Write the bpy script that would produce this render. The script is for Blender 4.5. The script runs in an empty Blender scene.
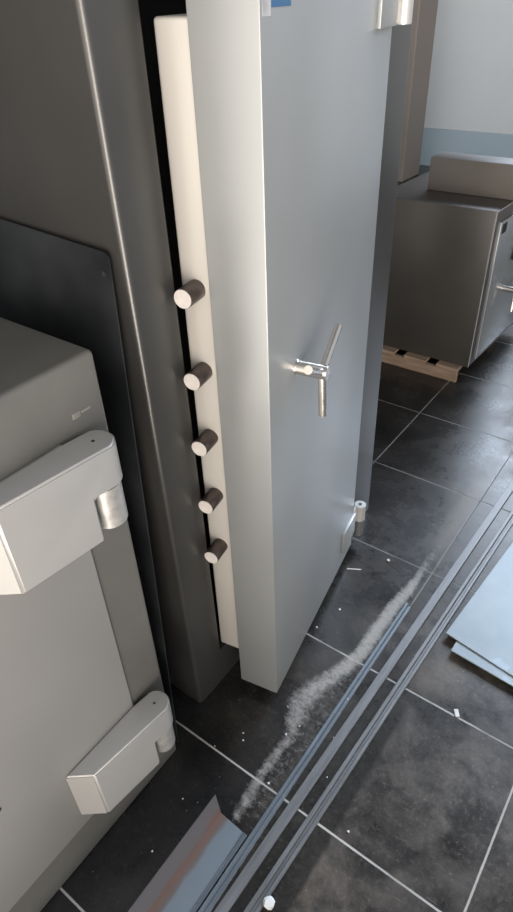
import bpy, bmesh, math, random
from mathutils import Vector, Matrix, noise

sc = bpy.context.scene
COL = sc.collection
random.seed(7)
sc.view_settings.view_transform = 'Standard'
sc.view_settings.look = 'None'
sc.view_settings.gamma = 1
sc.view_settings.use_curve_mapping = False
sc.view_settings.exposure = 0.0

# ------------------------------------------------------------- materials
def node_mat(name):
    m = bpy.data.materials.new(name); m.use_nodes = True
    nt = m.node_tree
    return m, nt, nt.nodes['Principled BSDF']

def rgb(c): return (c[0], c[1], c[2], 1)

def paint(name, c1, c2, metallic=0.5, rough=0.4, scale=6, rvar=0.1, bump=0.03, bscale=180, stretch=(1, 1, 1), speck=None, aniso=0):
    """painted / bare metal: cloudy colour variation, uneven gloss, fine orange peel"""
    m, nt, p = node_mat(name)
    N, L = nt.nodes, nt.links
    tc = N.new('ShaderNodeTexCoord')
    mp = N.new('ShaderNodeMapping'); mp.inputs['Scale'].default_value = stretch
    L.new(tc.outputs['Object'], mp.inputs['Vector'])
    n1 = N.new('ShaderNodeTexNoise'); n1.inputs['Scale'].default_value = scale; n1.inputs['Detail'].default_value = 6
    L.new(mp.outputs[0], n1.inputs['Vector'])
    r = N.new('ShaderNodeValToRGB'); r.color_ramp.elements[0].color = rgb(c1); r.color_ramp.elements[1].color = rgb(c2)
    r.color_ramp.elements[0].position = .3; r.color_ramp.elements[1].position = .7
    L.new(n1.outputs['Fac'], r.inputs['Fac'])
    col = r.outputs['Color']
    if speck:
        n3 = N.new('ShaderNodeTexNoise'); n3.inputs['Scale'].default_value = speck[1]; n3.inputs['Detail'].default_value = 3
        L.new(tc.outputs['Object'], n3.inputs['Vector'])
        rr = N.new('ShaderNodeValToRGB'); rr.color_ramp.elements[0].position = speck[2]; rr.color_ramp.elements[1].position = speck[2] + .04
        L.new(n3.outputs['Fac'], rr.inputs['Fac'])
        mx = N.new('ShaderNodeMix'); mx.data_type = 'RGBA'
        L.new(rr.outputs['Color'], mx.inputs['Factor']); L.new(col, mx.inputs['A']); mx.inputs['B'].default_value = rgb(speck[0])
        col = mx.outputs['Result']
    L.new(col, p.inputs['Base Color'])
    mr = N.new('ShaderNodeMapRange'); mr.inputs['To Min'].default_value = max(.05, rough - rvar); mr.inputs['To Max'].default_value = rough + rvar
    L.new(n1.outputs['Fac'], mr.inputs['Value']); L.new(mr.outputs[0], p.inputs['Roughness'])
    p.inputs['Metallic'].default_value = metallic
    if bump:
        n2 = N.new('ShaderNodeTexNoise'); n2.inputs['Scale'].default_value = bscale
        L.new(tc.outputs['Object'], n2.inputs['Vector'])
        b = N.new('ShaderNodeBump'); b.inputs['Strength'].default_value = bump; b.inputs['Distance'].default_value = .002
        L.new(n2.outputs['Fac'], b.inputs['Height']); L.new(b.outputs[0], p.inputs['Normal'])
    return m

M = {}
M['safe_dark'] = paint('safe dark bronze grey paint', (.076, .074, .072), (.094, .092, .089), .65, .31, 3, .05, .06)
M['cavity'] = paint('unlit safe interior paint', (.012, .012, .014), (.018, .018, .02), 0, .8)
M['door_grey'] = paint('safe door silver grey paint', (.325, .335, .337), (.355, .365, .368), .5, .36, 4, .05, .05, speck=((.55, .57, .58), 30, .80))
M['inner_beige'] = paint('bolt box brushed plate', (.48, .455, .42), (.56, .535, .50), .3, .38, 5, .05, .02, stretch=(1, 1, .15), speck=((.3, .2, .12), 14, .78))
M['bolt_dark'] = paint('oily dark steel', (.06, .048, .045), (.13, .105, .10), .7, .42, 40, .08, .1, stretch=(1, 1, 1))
M['bolt_tip'] = paint('machined bolt face', (.54, .50, .47), (.64, .60, .57), .25, .45, 60, .08, .05)
M['steel'] = paint('bright turned steel', (.62, .58, .54), (.72, .68, .64), .95, .24, 20, .05, .02)
M['hinge_steel'] = paint('worn hinge steel', (.50, .49, .47), (.56, .55, .53), .5, .4, 10, .03, .05)
M['blue_sticker'] = paint('blue printed sticker', (.02, .09, .20), (.03, .11, .24), 0, .4)
M['grey_sticker'] = paint('grey sticker residue', (.3, .3, .3), (.42, .42, .42), 0, .5, 60)
M['small_body'] = paint('small safe olive grey paint', (.15, .145, .132), (.19, .184, .17), .25, .42, 5, .06, .1, speck=((.07, .07, .07), 18, .76))
M['small_door'] = paint('small safe door grey paint', (.38, .365, .345), (.42, .405, .385), .45, .42, 3, .05, .05)
M['hinge_paint'] = paint('hinge block satin grey paint', (.42, .41, .395), (.46, .45, .435), .4, .42, 6, .05, .1, 90)
M['knuckle'] = paint('ground hinge barrel', (.45, .44, .42), (.62, .60, .58), .6, .38, 60, .08, .1)
M['weld'] = paint('ground weld patch', (.30, .28, .25), (.38, .36, .33), .5, .4, 50)
M['panel_dark'] = paint('black steel sheet', (.020, .022, .025), (.050, .054, .058), .5, .36, 7, .08, .04, speck=((.25, .26, .27), 22, .79))
M['right_body'] = paint('far safe brown grey paint', (.085, .08, .075), (.105, .098, .092), .65, .34, 3, .05, .05)
M['right_door'] = paint('far safe door grey paint', (.30, .325, .345), (.36, .385, .405), .7, .24, 4, .05, .03)
M['edge_strip'] = paint('bright bevel edge', (.5, .52, .54), (.6, .62, .64), .6, .35)
M['black'] = paint('black plastic', (.01, .01, .012), (.02, .02, .022), 0, .4)
M['box_grey'] = paint('grey metal box paint', (.11, .10, .092), (.13, .12, .11), .3, .45, 4)
M['pillar'] = paint('brown grey pillar paint', (.12, .108, .10), (.14, .127, .12), 0, .6, 3)
M['wood'] = paint('pale pallet wood', (.16, .11, .075), (.28, .205, .15), 0, .7, 8, .1, .3, 60, stretch=(1, 8, 8))
M['bar_grey'] = paint('mill finish grey steel bar', (.15, .152, .156), (.21, .212, .215), .5, .46, 20, .08, .1, stretch=(6, .4, 6))
M['bar_blue'] = paint('blue grey steel strip', (.14, .165, .19), (.20, .23, .26), .5, .42, 20, .08, .1, stretch=(6, .4, 6))
M['bar_dark'] = paint('dark steel strip edge', (.05, .055, .06), (.10, .105, .11), .6, .4, 20, .08, .1, stretch=(6, .4, 6))
M['sheet'] = paint('pale blue steel sheet', (.20, .235, .255), (.31, .345, .365), .4, .48, 5, .1, .03, speck=((.3, .35, .39), 9, .62))
M['chip'] = paint('white debris', (.6, .6, .58), (.8, .8, .78), 0, .6)
M['dado'] = paint('blue grey dado paint', (.20, .27, .34), (.23, .30, .37), 0, .5, 1, .05, .02)
M['wall'] = paint('pale grey wall paint', (.34, .38, .43), (.37, .41, .46), 0, .7, 1, .05, .02)

# rusty angle iron
m, nt, p = node_mat('rusty angle iron'); N, L = nt.nodes, nt.links
tc = N.new('ShaderNodeTexCoord'); sx = N.new('ShaderNodeSeparateXYZ'); L.new(tc.outputs['Object'], sx.inputs[0])
nz = N.new('ShaderNodeTexNoise'); nz.inputs['Scale'].default_value = 35; nz.inputs['Detail'].default_value = 6
mp = N.new('ShaderNodeMapping'); mp.inputs['Scale'].default_value = (1, .3, 1); L.new(tc.outputs['Object'], mp.inputs[0]); L.new(mp.outputs[0], nz.inputs['Vector'])
ad = N.new('ShaderNodeMath'); ad.operation = 'MULTIPLY_ADD'; L.new(nz.outputs['Fac'], ad.inputs[0]); ad.inputs[1].default_value = .03; L.new(sx.outputs['X'], ad.inputs[2])
cr = N.new('ShaderNodeValToRGB'); L.new(ad.outputs[0], cr.inputs[0])
e = cr.color_ramp.elements
mr = N.new('ShaderNodeMapRange'); mr.inputs['From Min'].default_value = -.01; mr.inputs['From Max'].default_value = .11
L.new(ad.outputs[0], mr.inputs['Value']); L.new(mr.outputs[0], cr.inputs[0])
e[0].position = 0; e[0].color = (.15, .14, .14, 1)
e[1].position = 1; e[1].color = (.17, .20, .23, 1)
for pos, c in ((.17, (.16, .148, .15)), (.26, (.20, .12, .095)), (.36, (.17, .14, .13)), (.45, (.20, .235, .265)), (.80, (.21, .25, .285)), (.86, (.12, .14, .16))):
    q = e.new(pos); q.color = rgb(c)
L.new(cr.outputs[0], p.inputs['Base Color']); p.inputs['Metallic'].default_value = .5; p.inputs['Roughness'].default_value = .45
M['angle'] = m

# ------------------------------------------------------------- floor tiles
TX, TY, OX, OY = .449, .4485, .032, .594
m, nt, p = node_mat('dark slate floor tiles'); N, L = nt.nodes, nt.links
def math_(op, a, b=None, c=None):
    n = N.new('ShaderNodeMath'); n.operation = op
    for i, v in enumerate((a, b, c)):
        if v is None: continue
        if isinstance(v, (int, float)): n.inputs[i].default_value = v
        else: L.new(v, n.inputs[i])
    return n.outputs[0]
def mixc(f, a, b):
    n = N.new('ShaderNodeMix'); n.data_type = 'RGBA'
    for k, v in (('Factor', f), ('A', a), ('B', b)):
        if isinstance(v, (tuple, float)): n.inputs[k].default_value = v
        else: L.new(v, n.inputs[k])
    return n.outputs['Result']
def noise_(scale, det=6, rough=.5, vec=None, dist=0):
    n = N.new('ShaderNodeTexNoise'); n.inputs['Scale'].default_value = scale; n.inputs['Detail'].default_value = det
    n.inputs['Roughness'].default_value = rough; n.inputs['Distortion'].default_value = dist
    L.new(vec if vec is not None else tc.outputs['Object'], n.inputs['Vector']); return n.outputs['Fac']
def ramp_(v, lo, hi):
    n = N.new('ShaderNodeMapRange'); n.interpolation_type = 'SMOOTHSTEP'
    n.inputs['From Min'].default_value = lo; n.inputs['From Max'].default_value = hi; L.new(v, n.inputs['Value']); return n.outputs[0]
tc = N.new('ShaderNodeTexCoord'); sx = N.new('ShaderNodeSeparateXYZ'); L.new(tc.outputs['Object'], sx.inputs[0])
def dline(co, T, O):
    a = math_('DIVIDE', math_('SUBTRACT', co, O), T)
    f = math_('FRACT', math_('ADD', a, 100.5))
    return math_('MULTIPLY', math_('ABSOLUTE', math_('SUBTRACT', f, .5)), T)
dx = dline(sx.outputs['X'], TX, OX); dy = dline(sx.outputs['Y'], TY, OY)
gd = math_('MINIMUM', dx, dy)
wob = math_('MULTIPLY', math_('SUBTRACT', noise_(60, 2), .5), .0016)
grout = math_('SUBTRACT', 1.0, ramp_(math_('ADD', gd, wob), .0017, .0031))
# tile base
cloud = noise_(3.2, 8, .62, dist=.4)
fine = noise_(55, 5, .7)
base = mixc(ramp_(cloud, .35, .68), (.007, .0073, .0082, 1), (.021, .0205, .020, 1))
base = mixc(math_('MULTIPLY', ramp_(fine, .55, .75), .35), base, (.075, .075, .075, 1))
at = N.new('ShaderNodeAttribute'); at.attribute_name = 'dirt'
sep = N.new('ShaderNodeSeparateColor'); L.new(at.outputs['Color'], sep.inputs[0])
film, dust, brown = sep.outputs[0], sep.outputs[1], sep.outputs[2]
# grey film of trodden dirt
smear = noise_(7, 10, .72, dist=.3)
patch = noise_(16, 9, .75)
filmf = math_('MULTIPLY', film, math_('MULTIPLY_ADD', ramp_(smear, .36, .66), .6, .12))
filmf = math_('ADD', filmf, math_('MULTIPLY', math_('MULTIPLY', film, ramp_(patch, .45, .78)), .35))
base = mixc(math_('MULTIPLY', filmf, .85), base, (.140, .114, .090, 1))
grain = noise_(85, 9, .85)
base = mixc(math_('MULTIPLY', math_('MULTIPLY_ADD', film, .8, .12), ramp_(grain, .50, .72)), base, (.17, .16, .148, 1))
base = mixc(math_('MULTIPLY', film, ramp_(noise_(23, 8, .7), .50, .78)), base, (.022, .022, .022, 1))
# scratches: stretched noise
mp = N.new('ShaderNodeMapping'); mp.inputs['Scale'].default_value = (8, 160, 1); mp.inputs['Rotation'].default_value = (0, 0, .7)
L.new(tc.outputs['Object'], mp.inputs[0])
scr = ramp_(noise_(1, 2, .5, mp.outputs[0]), .72, .78)
base = mixc(math_('MULTIPLY', scr, math_('MULTIPLY', film, .8)), base, (.26, .25, .24, 1))
# sandy dust trail
mp2 = N.new('ShaderNodeMapping'); mp2.inputs['Scale'].default_value = (35, 150, 1); mp2.inputs['Rotation'].default_value = (0, 0, -.5)
L.new(tc.outputs['Object'], mp2.inputs[0])
streak = noise_(1, 5, .65, mp2.outputs[0])
dn = math_('ADD', math_('MULTIPLY', noise_(55, 10, .85), .8), math_('MULTIPLY', streak, .2))
dustf = ramp_(math_('ADD', dust, math_('MULTIPLY', math_('SUBTRACT', dn, .5), 2.6)), .25, 1.15)
dustf = math_('MULTIPLY', dustf, ramp_(dust, .02, .15))
base = mixc(math_('MULTIPLY', dustf, .95), base, (.36, .34, .315, 1))
base = mixc(math_('MULTIPLY', brown, .5), base, (.20, .165, .13, 1))
# specks
vor = N.new('ShaderNodeTexVoronoi'); vor.inputs['Scale'].default_value = 42; L.new(tc.outputs['Object'], vor.inputs['Vector'])
spk = math_('MULTIPLY', math_('SUBTRACT', 1.0, ramp_(vor.outputs['Distance'], .04, .08)), ramp_(noise_(7, 2), .55, .6))
base = mixc(math_('MULTIPLY', spk, .5), base, (.4, .4, .39, 1))
gcol = mixc(ramp_(noise_(4, 3), .4, .6), (.36, .345, .32, 1), (.50, .475, .44, 1))
gcol = mixc(ramp_(sx.outputs['Y'], .9, 1.3), gcol, (.22, .215, .21, 1))
base = mixc(math_('MULTIPLY', grout, math_('MULTIPLY_ADD', ramp_(noise_(11, 3), .3, .5), .5, .5)), base, gcol)
L.new(base, p.inputs['Base Color'])
rg = math_('MULTIPLY_ADD', math_('MAXIMUM', filmf, dustf), .34, .24)
rg = math_('ADD', rg, math_('MULTIPLY', math_('SUBTRACT', cloud, .5), .25))
rg = math_('MAXIMUM', rg, math_('MULTIPLY', grout, .8))
L.new(rg, p.inputs['Roughness'])
bp = N.new('ShaderNodeBump'); bp.inputs['Strength'].default_value = .25; bp.inputs['Distance'].default_value = .002
L.new(math_('SUBTRACT', math_('MULTIPLY', noise_(25, 4), .5), grout), bp.inputs['Height']); L.new(bp.outputs[0], p.inputs['Normal'])
p.inputs['Specular IOR Level'].default_value = .48
M['floor'] = m

# ------------------------------------------------------------- mesh helpers
def link(name, bm, mat, parent=None, smooth=False, origin=None):
    me = bpy.data.meshes.new(name)
    bmesh.ops.recalc_face_normals(bm, faces=bm.faces)
    off = Vector(parent['_o']) if parent is not None and '_o' in parent else Vector((0, 0, 0))
    o = bpy.data.objects.new(name, me); COL.objects.link(o)
    if parent is not None:
        par_o = off
        own = Vector(origin) if origin is not None else par_o
        bmesh.ops.translate(bm, verts=bm.verts, vec=-own)
        o.parent = parent; o.location = own - par_o
        o['_o'] = tuple(own)
    else:
        own = Vector(origin) if origin is not None else Vector((0, 0, 0))
        bmesh.ops.translate(bm, verts=bm.verts, vec=-own)
        o.location = own; o['_o'] = tuple(own)
    bm.to_mesh(me); bm.free()
    if isinstance(mat, (list, tuple)):
        for k in mat: me.materials.append(M[k])
    else: me.materials.append(M[mat])
    if smooth:
        for f in me.polygons: f.use_smooth = True
        me.set_sharp_from_angle(angle=math.radians(40))
    return o

def root(name, loc, label, cat, group=None):
    o = bpy.data.objects.new(name, None); COL.objects.link(o); o.location = loc; o['_o'] = tuple(loc)
    o.empty_display_size = .05
    return tag(o, label, cat, group)

def tag(o, label=None, cat=None, group=None, kind=None):
    if label: o['label'] = label
    if cat: o['category'] = cat
    if group: o['group'] = group
    if kind: o['kind'] = kind
    return o

def bevel_all(bm, w, seg=2, angle=25):
    if w <= 0: return
    es = [e for e in bm.edges if len(e.link_faces) == 2 and e.calc_face_angle(0) > math.radians(angle)]
    bmesh.ops.bevel(bm, geom=es, offset=w, segments=seg, affect='EDGES', profile=.5, clamp_overlap=True)

def prism(bm, pts, z0, z1, T=None, w=0, seg=2):
    """extrude a plan outline between z0 and z1; T maps (a, b, z) to a point"""
    b = bmesh.new()
    lo = [b.verts.new((x, y, z0)) for x, y in pts]; hi = [b.verts.new((x, y, z1)) for x, y in pts]
    n = len(pts)
    b.faces.new(lo[::-1]); b.faces.new(hi)
    for i in range(n): b.faces.new((lo[i], lo[(i + 1) % n], hi[(i + 1) % n], hi[i]))
    bmesh.ops.recalc_face_normals(b, faces=b.faces)
    bevel_all(b, w, seg)
    if T:
        for v in b.verts: v.co = T(v.co)
    merge(bm, b)

def merge(bm, b):
    me = bpy.data.meshes.new('t'); b.to_mesh(me); b.free(); bm.from_mesh(me); bpy.data.meshes.remove(me)

def box(bm, x0, x1, y0, y1, z0, z1, w=0, seg=2, T=None):
    prism(bm, [(x0, y0), (x1, y0), (x1, y1), (x0, y1)], z0, z1, T, w, seg)

def cyl(bm, a, b_, r, seg=28, w=0, r2=None):
    a = Vector(a); b_ = Vector(b_); d = b_ - a; h = d.length
    b = bmesh.new()
    bmesh.ops.create_cone(b, cap_ends=True, segments=seg, radius1=r, radius2=r if r2 is None else r2, depth=h)
    if w:
        es = [e for e in b.edges if e.calc_face_angle(0) > math.radians(60)]
        bmesh.ops.bevel(b, geom=es, offset=w, segments=2, affect='EDGES')
    R = Vector((0, 0, 1)).rotation_difference(d.normalized()).to_matrix().to_4x4()
    bmesh.ops.transform(b, matrix=Matrix.Translation((a + b_) / 2) @ R, verts=b.verts)
    merge(bm, b)

def new(): return bmesh.new()

# ------------------------------------------------------------- setting
def axis(lo, hi, f0, f1, step):
    v = []; x = lo
    while x < f0 - 1e-6: v.append(x); x += max(step, min(.5, (f0 - x) * .3))
    x = f0
    while x < f1 - 1e-6: v.append(x); x += step
    x = f1
    while x < hi - 1e-6: v.append(x); x += max(step, min(.5, (x - f1) * .3 + step))
    v.append(hi); return v
xs = axis(-5, 2.0, -.95, .25, .01); ys = axis(-.75, 7.2, .05, 2.6, .01)
trail = [(-.485, .495, .018, .6), (-.492, .55, .018, .75), (-.496, .62, .016, .75), (-.495, .69, .016, .75), (-.492, .745, .020, .7), (-.508, .785, .034, .75),
         (-.522, .84, .040, .8), (-.512, .90, .036, .85), (-.492, .955, .030, .85), (-.476, 1.015, .028, 1), (-.462, 1.067, .024, 1.05), (-.462, 1.157, .026, 1.1), (-.460, 1.286, .024, 1.1),
         (-.450, 1.393, .020, 1.0), (-.450, 1.46, .014, .8), (-.449, 1.6, .022, .35), (-.45, 1.9, .03, .25), (-.43, 2.1, .03, .15)]
def trail_at(x, y):
    best = 0
    for (ax, ay, aw, aa), (bx, by, bw, ba) in zip(trail, trail[1:]):
        vx, vy = bx - ax, by - ay
        t = max(0, min(1, ((x - ax) * vx + (y - ay) * vy) / (vx * vx + vy * vy)))
        dd = math.hypot(x - ax - vx * t, y - ay - vy * t)
        w = aw + (bw - aw) * t; a = aa + (ba - aa) * t
        k = a * max(0, 1 - (dd / (w * 1.25)) ** 2)
        best = max(best, k)
    return best
def sst(a, b, x):
    t = max(0, min(1, (x - a) / (b - a))); return t * t * (3 - 2 * t)
bm = new(); lay = bm.loops.layers.float_color.new('dirt')
grid = [[bm.verts.new((x, y, 0)) for y in ys] for x in xs]
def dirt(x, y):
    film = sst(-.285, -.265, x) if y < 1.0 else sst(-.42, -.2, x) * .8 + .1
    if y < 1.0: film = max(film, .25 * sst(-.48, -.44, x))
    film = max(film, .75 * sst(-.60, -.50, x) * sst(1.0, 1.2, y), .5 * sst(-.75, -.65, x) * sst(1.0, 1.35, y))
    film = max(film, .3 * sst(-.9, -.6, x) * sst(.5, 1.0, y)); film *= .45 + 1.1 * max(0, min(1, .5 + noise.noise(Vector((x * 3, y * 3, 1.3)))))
    du = trail_at(x, y)
    br = max(0, 1 - (((x + .45) / .045) ** 2 + ((y - 1.85) / .3) ** 2)) * .9
    br = max(br, max(0, 1 - (((x + .25) / .10) ** 2 + ((y - 1.12) / .09) ** 2)) * .5)
    # thinner dust between the ridge and the bars
    if .5 < y < 1.3: du = max(du, .38 * sst(-.50, -.475, x) * (1 - sst(-.44, -.40, x)) * sst(.5, .54, y) * (1 - sst(1.05, 1.3, y)))
    # loose dusting on the tiles between the trail and the door
    du = max(du, .22 * max(0, 1 - (((x + .60) / .12) ** 2 + ((y - 1.12) / .2) ** 2)))
    return (min(1, film), du, br, 1)
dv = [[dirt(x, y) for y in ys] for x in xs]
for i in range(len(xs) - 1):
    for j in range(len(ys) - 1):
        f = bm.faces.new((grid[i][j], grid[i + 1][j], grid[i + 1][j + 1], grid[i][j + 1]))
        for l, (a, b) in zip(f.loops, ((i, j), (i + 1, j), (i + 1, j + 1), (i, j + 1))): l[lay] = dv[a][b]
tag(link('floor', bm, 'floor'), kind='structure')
bm = new(); box(bm, -5, 2.0, 7.0, 7.15, 0, 2.3); tag(link('wall_far', bm, 'wall'), kind='structure')
bm = new(); box(bm, -5.15, -5, -.75, 7.15, 0, 2.3); tag(link('wall_left', bm, 'wall'), kind='structure')

bm = new(); box(bm, -4.99, 1.99, 6.985, 7.0, 0, .365, .003); tag(link('trim_1', bm, 'dado'), kind='structure')
bm = new(); box(bm, -3.30, -2.775, 6.2, 6.6, 0, 2.3, .01)
tag(link('pillar', bm, 'pillar', origin=(-3, 6.4, 0)), 'brown grey square pillar rising behind the big open safe', 'pillar')

# ------------------------------------------------------------- big safe
XF, YA, YB, HB = -.745, .669, 1.66, 1.84
S = root('safe', (-1.09, 1.165, 0), 'tall dark safe with its silver grey door ajar and five bolts showing', 'safe')
bm = new()
xb = -1.45; oy0, oy1, oz0, oz1 = .770, 1.45, .14, 1.70; xc = -1.15
O = [bm.verts.new((x, y, z)) for x in (xb, XF) for y in (YA, YB) for z in (0, HB)]
# O index: x*4 + y*2 + z
def F(*v): return bm.faces.new(v)
F(O[0], O[1], O[3], O[2]); left = F(O[0], O[4], O[5], O[1]); F(O[2], O[3], O[7], O[6]); F(O[0], O[2], O[6], O[4]); F(O[1], O[5], O[7], O[3])
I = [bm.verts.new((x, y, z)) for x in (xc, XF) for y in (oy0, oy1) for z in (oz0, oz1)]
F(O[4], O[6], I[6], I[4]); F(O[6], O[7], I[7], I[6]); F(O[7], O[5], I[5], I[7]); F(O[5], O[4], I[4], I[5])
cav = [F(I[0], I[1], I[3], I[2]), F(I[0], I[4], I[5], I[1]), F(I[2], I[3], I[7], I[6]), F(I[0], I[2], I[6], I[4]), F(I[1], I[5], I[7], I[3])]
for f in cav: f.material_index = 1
bmesh.ops.recalc_face_normals(bm, faces=bm.faces)
oe = [e for e in bm.edges if e.verts[0] in O and e.verts[1] in O and len(e.link_faces) == 2 and e.calc_face_angle(0) > .5]
bmesh.ops.bevel(bm, geom=oe, offset=.011, segments=5, affect='EDGES', profile=.5, material=-1)
for v in bm.verts: v.co.y -= .0125 * max(0, v.co.z)
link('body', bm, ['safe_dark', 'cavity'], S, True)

P0 = Vector((-.577, .799)); D = Vector((-.1808, .9835)).normalized(); NN = Vector((D.y, -D.x))
def DT(v):   # door space: v.x along the width, v.y outward, v.z up
    q = P0 + D * v.x + NN * v.y
    return Vector((q.x, q.y, v.z))
def dp(s, o, z): return DT(Vector((s, o, z)))
# slab, rear side relieved towards the hinge so that it clears the frame
bm = new()
sA = .31
outl = [(0, 0), (.632, 0), (.632, -.049), (sA, -.111), (0, -.111)]
prism(bm, outl, .042, 1.69, DT, .003, 2)
door = link('door', bm, 'door_grey', S, True)
bm = new(); box(bm, .02, .585, -.180, -.1095, .147, 1.574, .006, 3, DT)
tag(link('bolt_box', bm, 'inner_beige', S, True), 'cream plate that carries the bolts')
b0 = None
for i, z in enumerate((1.176, 1.012, .856, .698, .541)):
    bm = new(); cyl(bm, dp(.025, -.148, z), dp(-.027, -.148, z), .0182, 32, .001)
    b = link('locking_bolt', bm, 'bolt_dark', S, True, origin=dp(.02, -.148, z)) if b0 is None else b0.copy()
    if b0 is None:
        b['label'] = 'dark steel bolt with a bright end'
        bm = new(); cyl(bm, dp(-.027, -.148, z), dp(-.0295, -.148, z), .0172, 32, .0008)
        t0 = link('bolt_tip', bm, 'bolt_tip', b, True, origin=dp(-.027, -.148, z)); b0 = b; z0 = b.location.z; zz = z
    else:
        COL.objects.link(b); b.location.z = z0 + (z - zz); t = t0.copy(); COL.objects.link(t); t.parent = b
# three-spoke handle
zh = .994; sh = .130
bm = new(); cyl(bm, dp(sh, -.002, zh), dp(sh, .066, zh), .0145, 28, .0015); cyl(bm, dp(sh, -.001, zh), dp(sh, .003, zh), .017, 28, .001)
hd = link('handle', bm, 'steel', S, True, origin=dp(sh, 0, zh)); hd['label'] = 'polished three spoke turning handle'
for a in (-90, 42, 150):
    ca, sa = math.cos(math.radians(a)), math.sin(math.radians(a))
    bm = new(); cyl(bm, dp(sh + .004 * ca, .054, zh + .004 * sa), dp(sh + .1 * ca, .058, zh + .1 * sa), .0085, 20, .001)
    link('spoke', bm, 'steel', hd, True, origin=dp(sh, .056, zh))
# hinges
for z0_, z1_, k0, k1, c0, c1 in ((.105, .190, .115, .180, .045, .113), (1.53, 1.66, 1.53, 1.60, 1.602, 1.66)):
    bm = new(); box(bm, .52, .634, -.001, .008, z0_, z1_, .0015, 2, DT)
    link('hinge_leaf', bm, 'door_grey', S, True)
    bm = new()
    box(bm, .628, .69, -.012, -.004, k0 + .002, k1 - .002, .001, 1, DT)
    cyl(bm, dp(.692, .004, k0), dp(.692, .004, k1), .0195, 26, .001)
    hg = link('hinge', bm, 'hinge_steel', S, True, origin=dp(.692, .004, k0))
    bm = new(); cyl(bm, dp(.692, .004, c0), dp(.692, .004, c1), .0165, 26, .001)
    q = dp(.692, .004, 0)
    box(bm, XF - .001 , q.x, q.y - .002, q.y + .012, c0 + .003, c1 - .003, .001, 1)
    link('hinge_socket', bm, 'bar_grey', hg, True)
    bm = new(); cyl(bm, dp(.692, .004, c0 - .002), dp(.692, .004, max(k1, c1) + .002), .006, 16)
    link('hinge_pin', bm, 'bar_dark', hg, True)
bm = new(); box(bm, .035, .10, -.0005, .0008, 1.580, 1.63, 0, 1, DT)
tag(link('sticker', bm, 'blue_sticker', S), 'blue sticker')
bm = new(); box(bm, .006, .032, -.0005, .0006, 1.571, 1.60, 0, 1, DT)
tag(link('sticker_residue', bm, 'grey_sticker', S), 'torn grey sticker remains')

# ------------------------------------------------------------- small safe in front, left
XS = -.715
S2 = root('safe', (-1.02, .12, 0), 'low grey safe at the left edge with two thick hinge blocks', 'safe')
bm = new(); box(bm, -1.33, XS, -.30, .538, 0, 1.172, .010, 4); link('body', bm, 'small_body', S2, True)
bm = new(); box(bm, XS - .004, XS + .006, -.20, .440, .135, 1.052, .0025, 2)
link('door', bm, 'small_door', S2, True)
bm = new(); cyl(bm, (XS + .005, .1215, .437), (XS + .0068, .1215, .437), .005, 16); link('keyhole', bm, 'black', S2)
bm = new()
box(bm, XS - .001, XS + .0012, .472, .487, 1.078, 1.088, .0005, 1)
box(bm, XS - .001, XS + .0010, .489, .508, 1.0815, 1.0855, .0005, 1)
cyl(bm, (XS + .0011, .479, 1.083), (XS + .0016, .479, 1.083), .002, 10)
tag(link('weld_mark', bm, 'weld', S2), 'bright ground weld mark')
def circ(cx, cy, r, a0, a1, n): return [(cx + r * math.cos(math.radians(a0 + (a1 - a0) * k / n)), cy + r * math.sin(math.radians(a0 + (a1 - a0) * k / n))) for k in range(n + 1)]
def apply_bool(o, cutter):
    md = o.modifiers.new('b', 'BOOLEAN'); md.operation = 'DIFFERENCE'; md.object = cutter; md.solver = 'EXACT'
    bpy.context.view_layer.update()
    dg = bpy.context.evaluated_depsgraph_get()
    me = bpy.data.meshes.new_from_object(o.evaluated_get(dg)); o.modifiers.clear(); o.data = me
    bpy.data.objects.remove(cutter)
h0 = None
for zt in (1.056, .345):
    zb = zt - .165
    if h0 is None:
        cx, cy, r = -.674, .470, .033
        outl = [(XS + .005, .245), (-.662, .283)] + circ(cx, cy, r, 8, 150, 14) + [(XS + .006, .435)]
        bm = new(); prism(bm, outl, zb, zt)
        o = link('hinge_block', bm, 'hinge_paint', S2, False)
        b = new(); box(b, -.80, -.60, .431, .60, zb - .01, zb + .088)
        cut = link('cut', b, 'black', S2)
        apply_bool(o, cut)
        b = bmesh.new(); b.from_mesh(o.data); bmesh.ops.remove_doubles(b, verts=b.verts, dist=1e-5)
        es = [e for e in b.edges if len(e.link_faces) == 2 and e.calc_face_angle(0) > math.radians(24)]
        bmesh.ops.bevel(b, geom=es, offset=.0035, segments=3, affect='EDGES', clamp_overlap=True)
        b.to_mesh(o.data); b.free()
        for f in o.data.polygons: f.use_smooth = True
        o.data.set_sharp_from_angle(angle=math.radians(35))
        bm = new(); cyl(bm, (cx, cy, zb + .006), (cx, cy, zb + .089), .029, 36, .003)
        box(bm, XS - .001, cx, cy - .012, cy + .025, zb + .004, zb + .080, .002, 1)
        k = link('hinge_barrel', bm, 'knuckle', o, True); k['label'] = 'bare metal barrel'
        bm = new(); cyl(bm, (cx, cy, zt - .0005), (cx, cy, zt + .0006), .0028, 12)
        g = link('grease_hole', bm, 'black', o)
        h0 = (o, k, g)
    else:
        o = h0[0].copy(); COL.objects.link(o); o.location.z += .345 - 1.056
        for c in h0[1:]:
            c2 = c.copy(); COL.objects.link(c2); c2.parent = o

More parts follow.
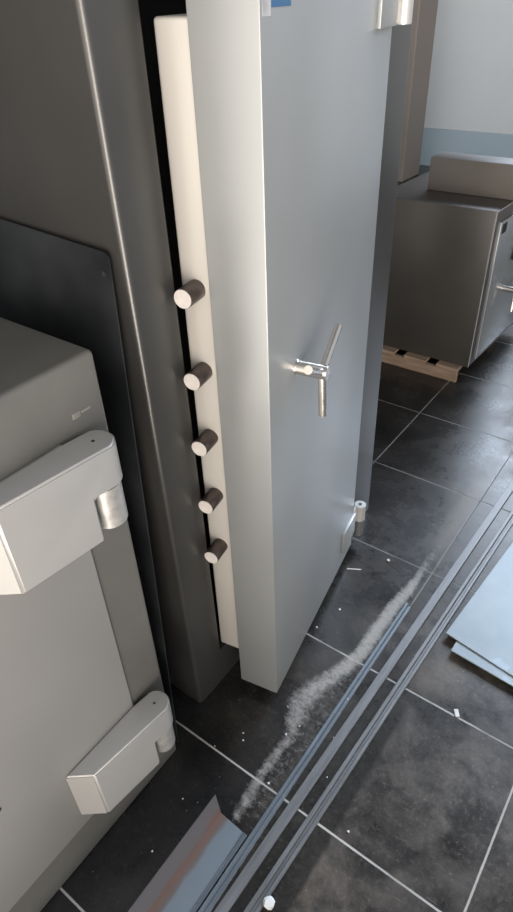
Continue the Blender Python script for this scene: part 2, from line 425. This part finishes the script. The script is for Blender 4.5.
# ------------------------------------------------------------- black sheet between the safes
bm = new()
b = bmesh.new()
W_, Hh, rc = .62, 1.262, .012
pts = [(-W_, 0), (0, 0)] + [(-rc + rc * math.cos(a), Hh - rc + rc * math.sin(a)) for a in [k * math.pi / 12 for k in range(7)]] + [(-W_, Hh + .05)]
v0 = [b.verts.new((x, 0, z)) for x, z in pts]; v1 = [b.verts.new((x, .003, z)) for x, z in pts]
b.faces.new(v0); b.faces.new(v1[::-1])
for i in range(len(pts)): b.faces.new((v0[i], v1[i], v1[(i + 1) % len(pts)], v0[(i + 1) % len(pts)]))
bevel_all(b, .0006, 1, 50)
# lean: bottom front corner to top front corner
A = Vector((-.728, .553, .001)); B = Vector((-.768, .641, 1.258))
up = (B - A).normalized(); ax = Vector((1, 0, 0)); ax = (ax - up * ax.dot(up)); ax = Vector((1, 0, -up.x / up.z)).normalized()
th = up.cross(ax).normalized()
for v in b.verts: v.co = A + ax * v.co.x + up * v.co.z + th * v.co.y
lo = min(v.co.z for v in b.verts)
for v in b.verts: v.co.z -= min(0, lo) 
merge(bm, b)
pn = link('steel_plate', bm, 'panel_dark', None, origin=(-1.0, .58, 0))
tag(pn, 'thin black steel panel with a corner hole leaning between the two left safes', 'metal panel')
bm = new(); c = A + ax * -.014 + up * (Hh - .016)
cyl(bm, c - th * .0035, c + th * .0035, .0042, 16)
hole = link('corner_hole', bm, 'cavity', pn); hole['label'] = 'small round hole in the corner'

# ------------------------------------------------------------- far safe on a pallet
zb = .075; Rr = root('safe', (-1.06, 3.1, zb), 'low brown grey safe on a wooden pallet with a box on top', 'safe')
cor = Vector((-.800, 2.775)); th_ = math.radians(-2.2)
ux = Vector((math.cos(th_), math.sin(th_))); uy = Vector((-ux.y, ux.x))
def RT(v):
    q = cor + Vector((1, 0)) * v.x + uy * v.y
    return Vector((q.x, q.y, v.z))
bm = new(); box(bm, -.56, 0, 0, .72, zb, .817, .005, 2, RT); link('body', bm, 'right_body', Rr, True)
bm = new()
fr = .0016  # thin bright strips along the top and side edges of the front
for (a0, a1, c0, c1) in ((.002, .718, .812, .8155), (.002, .0055, zb + .003, .8125), (.7145, .718, zb + .003, .8125)):
    box(bm, -.001, fr, a0, a1, c0, c1, 0, 1, RT)
tag(link('edge_strip', bm, 'edge_strip', Rr), 'bright front edge')
bm = new(); box(bm, -.002, .010, .055, .68, .105, .760, .003, 2, RT); link('door', bm, 'right_door', Rr, True)
bm = new()  # pale strips along the door's top and near edges
for (a0, a1, c0, c1) in ((.055, .68, .757, .760), (.055, .058, .105, .76)):
    box(bm, .0095, .0115, a0, a1, c0, c1, 0, 1, RT)
tag(link('door_edge', bm, 'edge_strip', Rr), 'pale door edge')
bm = new(); box(bm, .0095, .0125, .075, .125, .705, .748, 0, 1, RT); tag(link('sticker', bm, 'black', Rr), 'dark sticker on the door corner')
bm = new(); cyl(bm, RT(Vector((.009, .315, .558))), RT(Vector((.032, .315, .558))), .035, 28, .002)
lk = link('lock_dial', bm, 'black', Rr, True)
bm = new(); cyl(bm, RT(Vector((.032, .315, .558))), RT(Vector((.037, .315, .558))), .024, 24, .001)
link('dial_face', bm, 'chip', lk, True)
bm = new(); cyl(bm, RT(Vector((.009, .268, .395))), RT(Vector((.075, .268, .395))), .014, 24, .001)
hd = link('handle', bm, 'steel', Rr, True)
for a in (-100, 20, 140):
    ca, sa = math.cos(math.radians(a)), math.sin(math.radians(a))
    bm = new(); cyl(bm, RT(Vector((.068, .268, .395))), RT(Vector((.074, .268 + .10 * ca, .395 + .10 * sa))), .008, 16, .001)
    link('spoke', bm, 'steel', hd, True)

bm = new(); box(bm, -1.20, -.66, 2.965, 3.09, .817, .962, .006, 2)
tag(link('metal_box', bm, 'box_grey', None, True, origin=(-.93, 3.12, .817)), 'grey box lying on top of the low safe on the pallet', 'box')

PL = root('pallet', (-1.13, 3.1, 0), 'wooden pallet under the low brown grey safe', 'pallet')
py0, py1, px0, px1 = 2.735, 3.30, -1.50, -.835
bm = new(); box(bm, px0, px1, py0, py0 + .022, .0, .058, .002, 1); link('front_board', bm, 'wood', PL)
bm = new(); box(bm, px0, px1, py1 - .05, py1, .0, .058, .002, 1); link('rear_board', bm, 'wood', PL)
wd = .112
x = px1
while x - wd > px0:
    bm = new(); box(bm, x - wd, x, py0 - .001, py1, .0585, .0745, .0015, 1)
    link('top_slat', bm, 'wood', PL)
    x -= wd + .055
    wd = .118

# ------------------------------------------------------------- stock on the floor
def bar(name, mat, a0, a1, y0, y1, prof, label, cat):
    """a0/a1: x of the bar's left side at y0 / y1; prof: outline (offset, z)"""
    b = bmesh.new()
    n = len(prof)
    e0 = [b.verts.new((a0 + u, y0, w)) for u, w in prof]; e1 = [b.verts.new((a1 + u, y1, w)) for u, w in prof]
    b.faces.new(e0); b.faces.new(e1[::-1])
    for i in range(n): b.faces.new((e0[i], e0[(i + 1) % n], e1[(i + 1) % n], e1[i]))
    bmesh.ops.recalc_face_normals(b, faces=b.faces)
    bevel_all(b, .0008, 1, 40)
    bmx = new(); merge(bmx, b)
    o = link(name, bmx, mat, None, origin=((a0 + a1) / 2, (y0 + y1) / 2, 0))
    return tag(o, label, cat)
Z = .0005
bar('steel_strip', 'bar_blue', -.4345, -.4330, -.1, 1.318, [(0, Z), (.019, Z), (.019, .0015), (.0105, .0015), (.0095, .012), (.001, .012)],
    'thin blue grey steel strip, its far end beside the wider bar', 'metal bar')
bar('steel_bar', 'bar_grey', -.4175, -.3340, -.1, 2.9, [(0, Z), (.025, Z), (.025, .009), (0, .009)],
    'long flat grey steel bar, middle one of the three long bars', 'metal bar')
bar('channel_bar', 'bar_grey', -.3690, -.264, -.1, 2.9, [(0, Z), (.027, Z), (.027, .008), (.018, .008), (.017, .003), (.011, .003), (.010, .012), (0, .012)],
    'long grooved steel bar nearest the pale blue sheets', 'metal bar')

# rusty angle iron, lower left
b = bmesh.new()
prof = [(-.022, .046), (-.0195, .047), (.0035, .0045), (.074, .0045), (.076, .007), (.086, .007), (.086, .0005), (.0, .0005)]
y0, y1 = -.12, .478
e0 = [b.verts.new((u, y0, w)) for u, w in prof]
e1 = []
for u, w in prof:
    yy = y1 + (.012 if w > .03 else 0) - (.004 if u > .05 else 0)
    e1.append(b.verts.new((u, yy, w)))
b.faces.new(e0); b.faces.new(e1[::-1])
for i in range(len(prof)): b.faces.new((e0[i], e0[(i + 1) % len(prof)], e1[(i + 1) % len(prof)], e1[i]))
bmesh.ops.recalc_face_normals(b, faces=b.faces)
bevel_all(b, .0005, 1, 40)
bmx = new(); merge(bmx, b)
o = link('angle_iron', bmx, 'angle'); o.location = (-.524, 0, 0); o.rotation_euler = (0, 0, -.0)
tag(o, 'rust streaked angle iron lying in front of the left safe', 'angle iron')

def plate(name, c, X1, X2, lx, ly, z0, z1, mat, label, cat):
    c = Vector(c); a = Vector(X1).normalized(); b2 = Vector(X2).normalized()
    pts = [c, c + a * lx, c + a * lx + b2 * ly, c + b2 * ly]
    bm = new(); prism(bm, [(q.x, q.y) for q in pts], z0, z1, None, .0008, 1)
    o = link(name, bm, mat, None, origin=(c.x, c.y, z0)); return tag(o, label, cat)
sh_ = plate('steel_sheet', (-.245, 1.222), (.187, -.015), (.03, 1), .75, .95, .0145, .0185, 'sheet', 'lower pale blue steel sheet jutting out under the top one', 'metal sheet')
bm = new(); box(bm, -.225, .49, 1.245, 2.1, .0005, .0145, .001, 1)
link('underlay', bm, 'bar_dark', sh_)
plate('steel_sheet', (-.281, 1.269), (.211, -.033), (.040, .49), .80, .95, .0187, .0225, 'sheet', 'upper pale blue steel sheet lying across another at the right edge', 'metal sheet')

# ------------------------------------------------------------- debris
def lump(name, x, y, s, label, cat, group=None, mat='chip', flat=.5):
    bm = new(); bmesh.ops.create_icosphere(bm, subdivisions=2, radius=s)
    for v in bm.verts:
        k = 1 + .45 * noise.noise(v.co * (1.6 / s) + Vector((x * 50, y * 50, 0)))
        v.co *= k; v.co.z *= flat
    lo = min(v.co.z for v in bm.verts)
    for v in bm.verts: v.co += Vector((x, y, -lo + .0004))
    return tag(link(name, bm, mat, None, True, origin=(x, y, 0)), label, cat, group)
lump('paper_lump', -.318, .392, .013, 'crumpled white lump beside the bars at the bottom edge', 'debris', flat=.8)
bm = new(); box(bm, -.664, -.622, 1.345, 1.350, .0004, .0022, .0005, 1, None)
for v in bm.verts: v.co.y += (v.co.x + .664) * .55
tag(link('splinter', bm, 'chip', None, origin=(-.64, 1.35, 0)), 'white splinter on the tile in front of the open safe door', 'debris')
bm = new(); box(bm, -.006, .006, -.011, .011, .0005, .0035, .001, 1); 
o = link('white_chip', bm, 'chip'); o.location = (-.157, 1.052, 0); o.rotation_euler.z = .6
tag(o, 'white chip on the grout line below the blue sheets', 'debris')
src = None
for (px, py, s) in ((-.600, .672, .0022), (-.588, .656, .0024), (-.504, .735, .003), (-.468, .603, .0032), (-.487, .775, .0022), (-.545, .805, .002), (-.640, .600, .002),
                    (-.596, 1.18, .004), (-.565, 1.46, .006), (-.62, 1.08, .003), (-.395, .80, .0022), (-.356, .70, .002), (-.42, .92, .002), (-.25, .62, .003), (-.60, .32, .0025), (-.62, .45, .002)):
    if src is None:
        src = lump('debris_chip', px, py, .003, 'tiny pale grain lying loose on the dark tiles', 'debris', 'grains on the tiles'); o = src
    else:
        o = src.copy(); COL.objects.link(o)
    o.location = (px, py, 0); o.scale = (s / .003,) * 3; o.rotation_euler.z = px * 40

# ------------------------------------------------------------- camera
R = [[0.80801943, 0.58818838, -0.0337494], [0.33077292, -0.50030972, -0.80017464], [-0.48753858, 0.63539327, -0.59881677]]
cam = bpy.data.cameras.new('camera'); co = bpy.data.objects.new('camera', cam); COL.objects.link(co)
cam.sensor_fit = 'HORIZONTAL'; cam.sensor_width = 36; cam.lens = 36 * 623.96 / 513
mx = Matrix.Identity(4)
for i in range(3):
    mx[i][0] = R[0][i]; mx[i][1] = -R[1][i]; mx[i][2] = -R[2][i]
mx[2][3] = 1.6
co.matrix_world = mx; cam.clip_start = .02
sc.camera = co

# ------------------------------------------------------------- light: an overcast sky seen through the open shop front, plus an added highlight band
w = bpy.data.worlds.new('sky'); sc.world = w; w.use_nodes = True
nt = w.node_tree; N, L = nt.nodes, nt.links
bg = N['Background']
tc = N.new('ShaderNodeTexCoord')
def highlight_band(d, lo, hi):
    """added bright sky band for the safe corner highlight: narrow in azimuth, fading upwards"""
    m_ = N.new('ShaderNodeVectorMath'); m_.operation = 'MULTIPLY'; m_.inputs[1].default_value = (1, 1, 0); L.new(tc.outputs['Generated'], m_.inputs[0])
    nrm = N.new('ShaderNodeVectorMath'); nrm.operation = 'NORMALIZE'; L.new(m_.outputs[0], nrm.inputs[0])
    v = N.new('ShaderNodeVectorMath'); v.operation = 'DOT_PRODUCT'; L.new(nrm.outputs[0], v.inputs[0]); v.inputs[1].default_value = Vector(d).normalized()
    n = N.new('ShaderNodeMapRange'); n.interpolation_type = 'SMOOTHSTEP'; n.inputs['From Min'].default_value = lo; n.inputs['From Max'].default_value = hi
    L.new(v.outputs['Value'], n.inputs['Value'])
    n2 = N.new('ShaderNodeVectorMath'); n2.operation = 'NORMALIZE'; L.new(tc.outputs['Generated'], n2.inputs[0])
    sp = N.new('ShaderNodeSeparateXYZ'); L.new(n2.outputs[0], sp.inputs[0])
    g = N.new('ShaderNodeMapRange'); g.interpolation_type = 'SMOOTHSTEP'; g.inputs['From Min'].default_value = .35; g.inputs['From Max'].default_value = .1
    L.new(sp.outputs['Z'], g.inputs['Value'])
    k = N.new('ShaderNodeMath'); k.operation = 'MULTIPLY'; L.new(n.outputs[0], k.inputs[0]); L.new(g.outputs[0], k.inputs[1])
    return k.outputs[0]
def lobe(d, lo, hi):
    d = Vector(d).normalized()
    v = N.new('ShaderNodeVectorMath'); v.operation = 'DOT_PRODUCT'
    nrm = N.new('ShaderNodeVectorMath'); nrm.operation = 'NORMALIZE'
    L.new(tc.outputs['Generated'], nrm.inputs[0]); L.new(nrm.outputs[0], v.inputs[0]); v.inputs[1].default_value = d
    n = N.new('ShaderNodeMapRange'); n.interpolation_type = 'SMOOTHSTEP'; n.inputs['From Min'].default_value = lo; n.inputs['From Max'].default_value = hi
    L.new(v.outputs['Value'], n.inputs['Value']); return n.outputs[0]
def addc(a, f, c):
    n = N.new('ShaderNodeVectorMath'); n.operation = 'MULTIPLY_ADD'
    L.new(f, n.inputs[0]); n.inputs[1].default_value = c
    if isinstance(a, tuple): n.inputs[2].default_value = a
    else: L.new(a, n.inputs[2])
    return n.outputs[0]
c = (.09, .092, .10)
c = addc(c, lobe((.42, -.9, .02), .45, .95), (2.2, 2.06, 1.88))
c = addc(c, highlight_band((.62, -.78, 0), .965, .995), (11.5, 10.5, 9.3))
c = addc(c, lobe((.06, .84, .52), .94, .996), (16.5, 19, 22.5))
c = addc(c, lobe((1, .2, .3), .5, .95), (.46, .50, .56))
L.new(c, bg.inputs['Color']); bg.inputs['Strength'].default_value = 1.0

for o in bpy.data.objects:
    if '_o' in o: del o['_o']
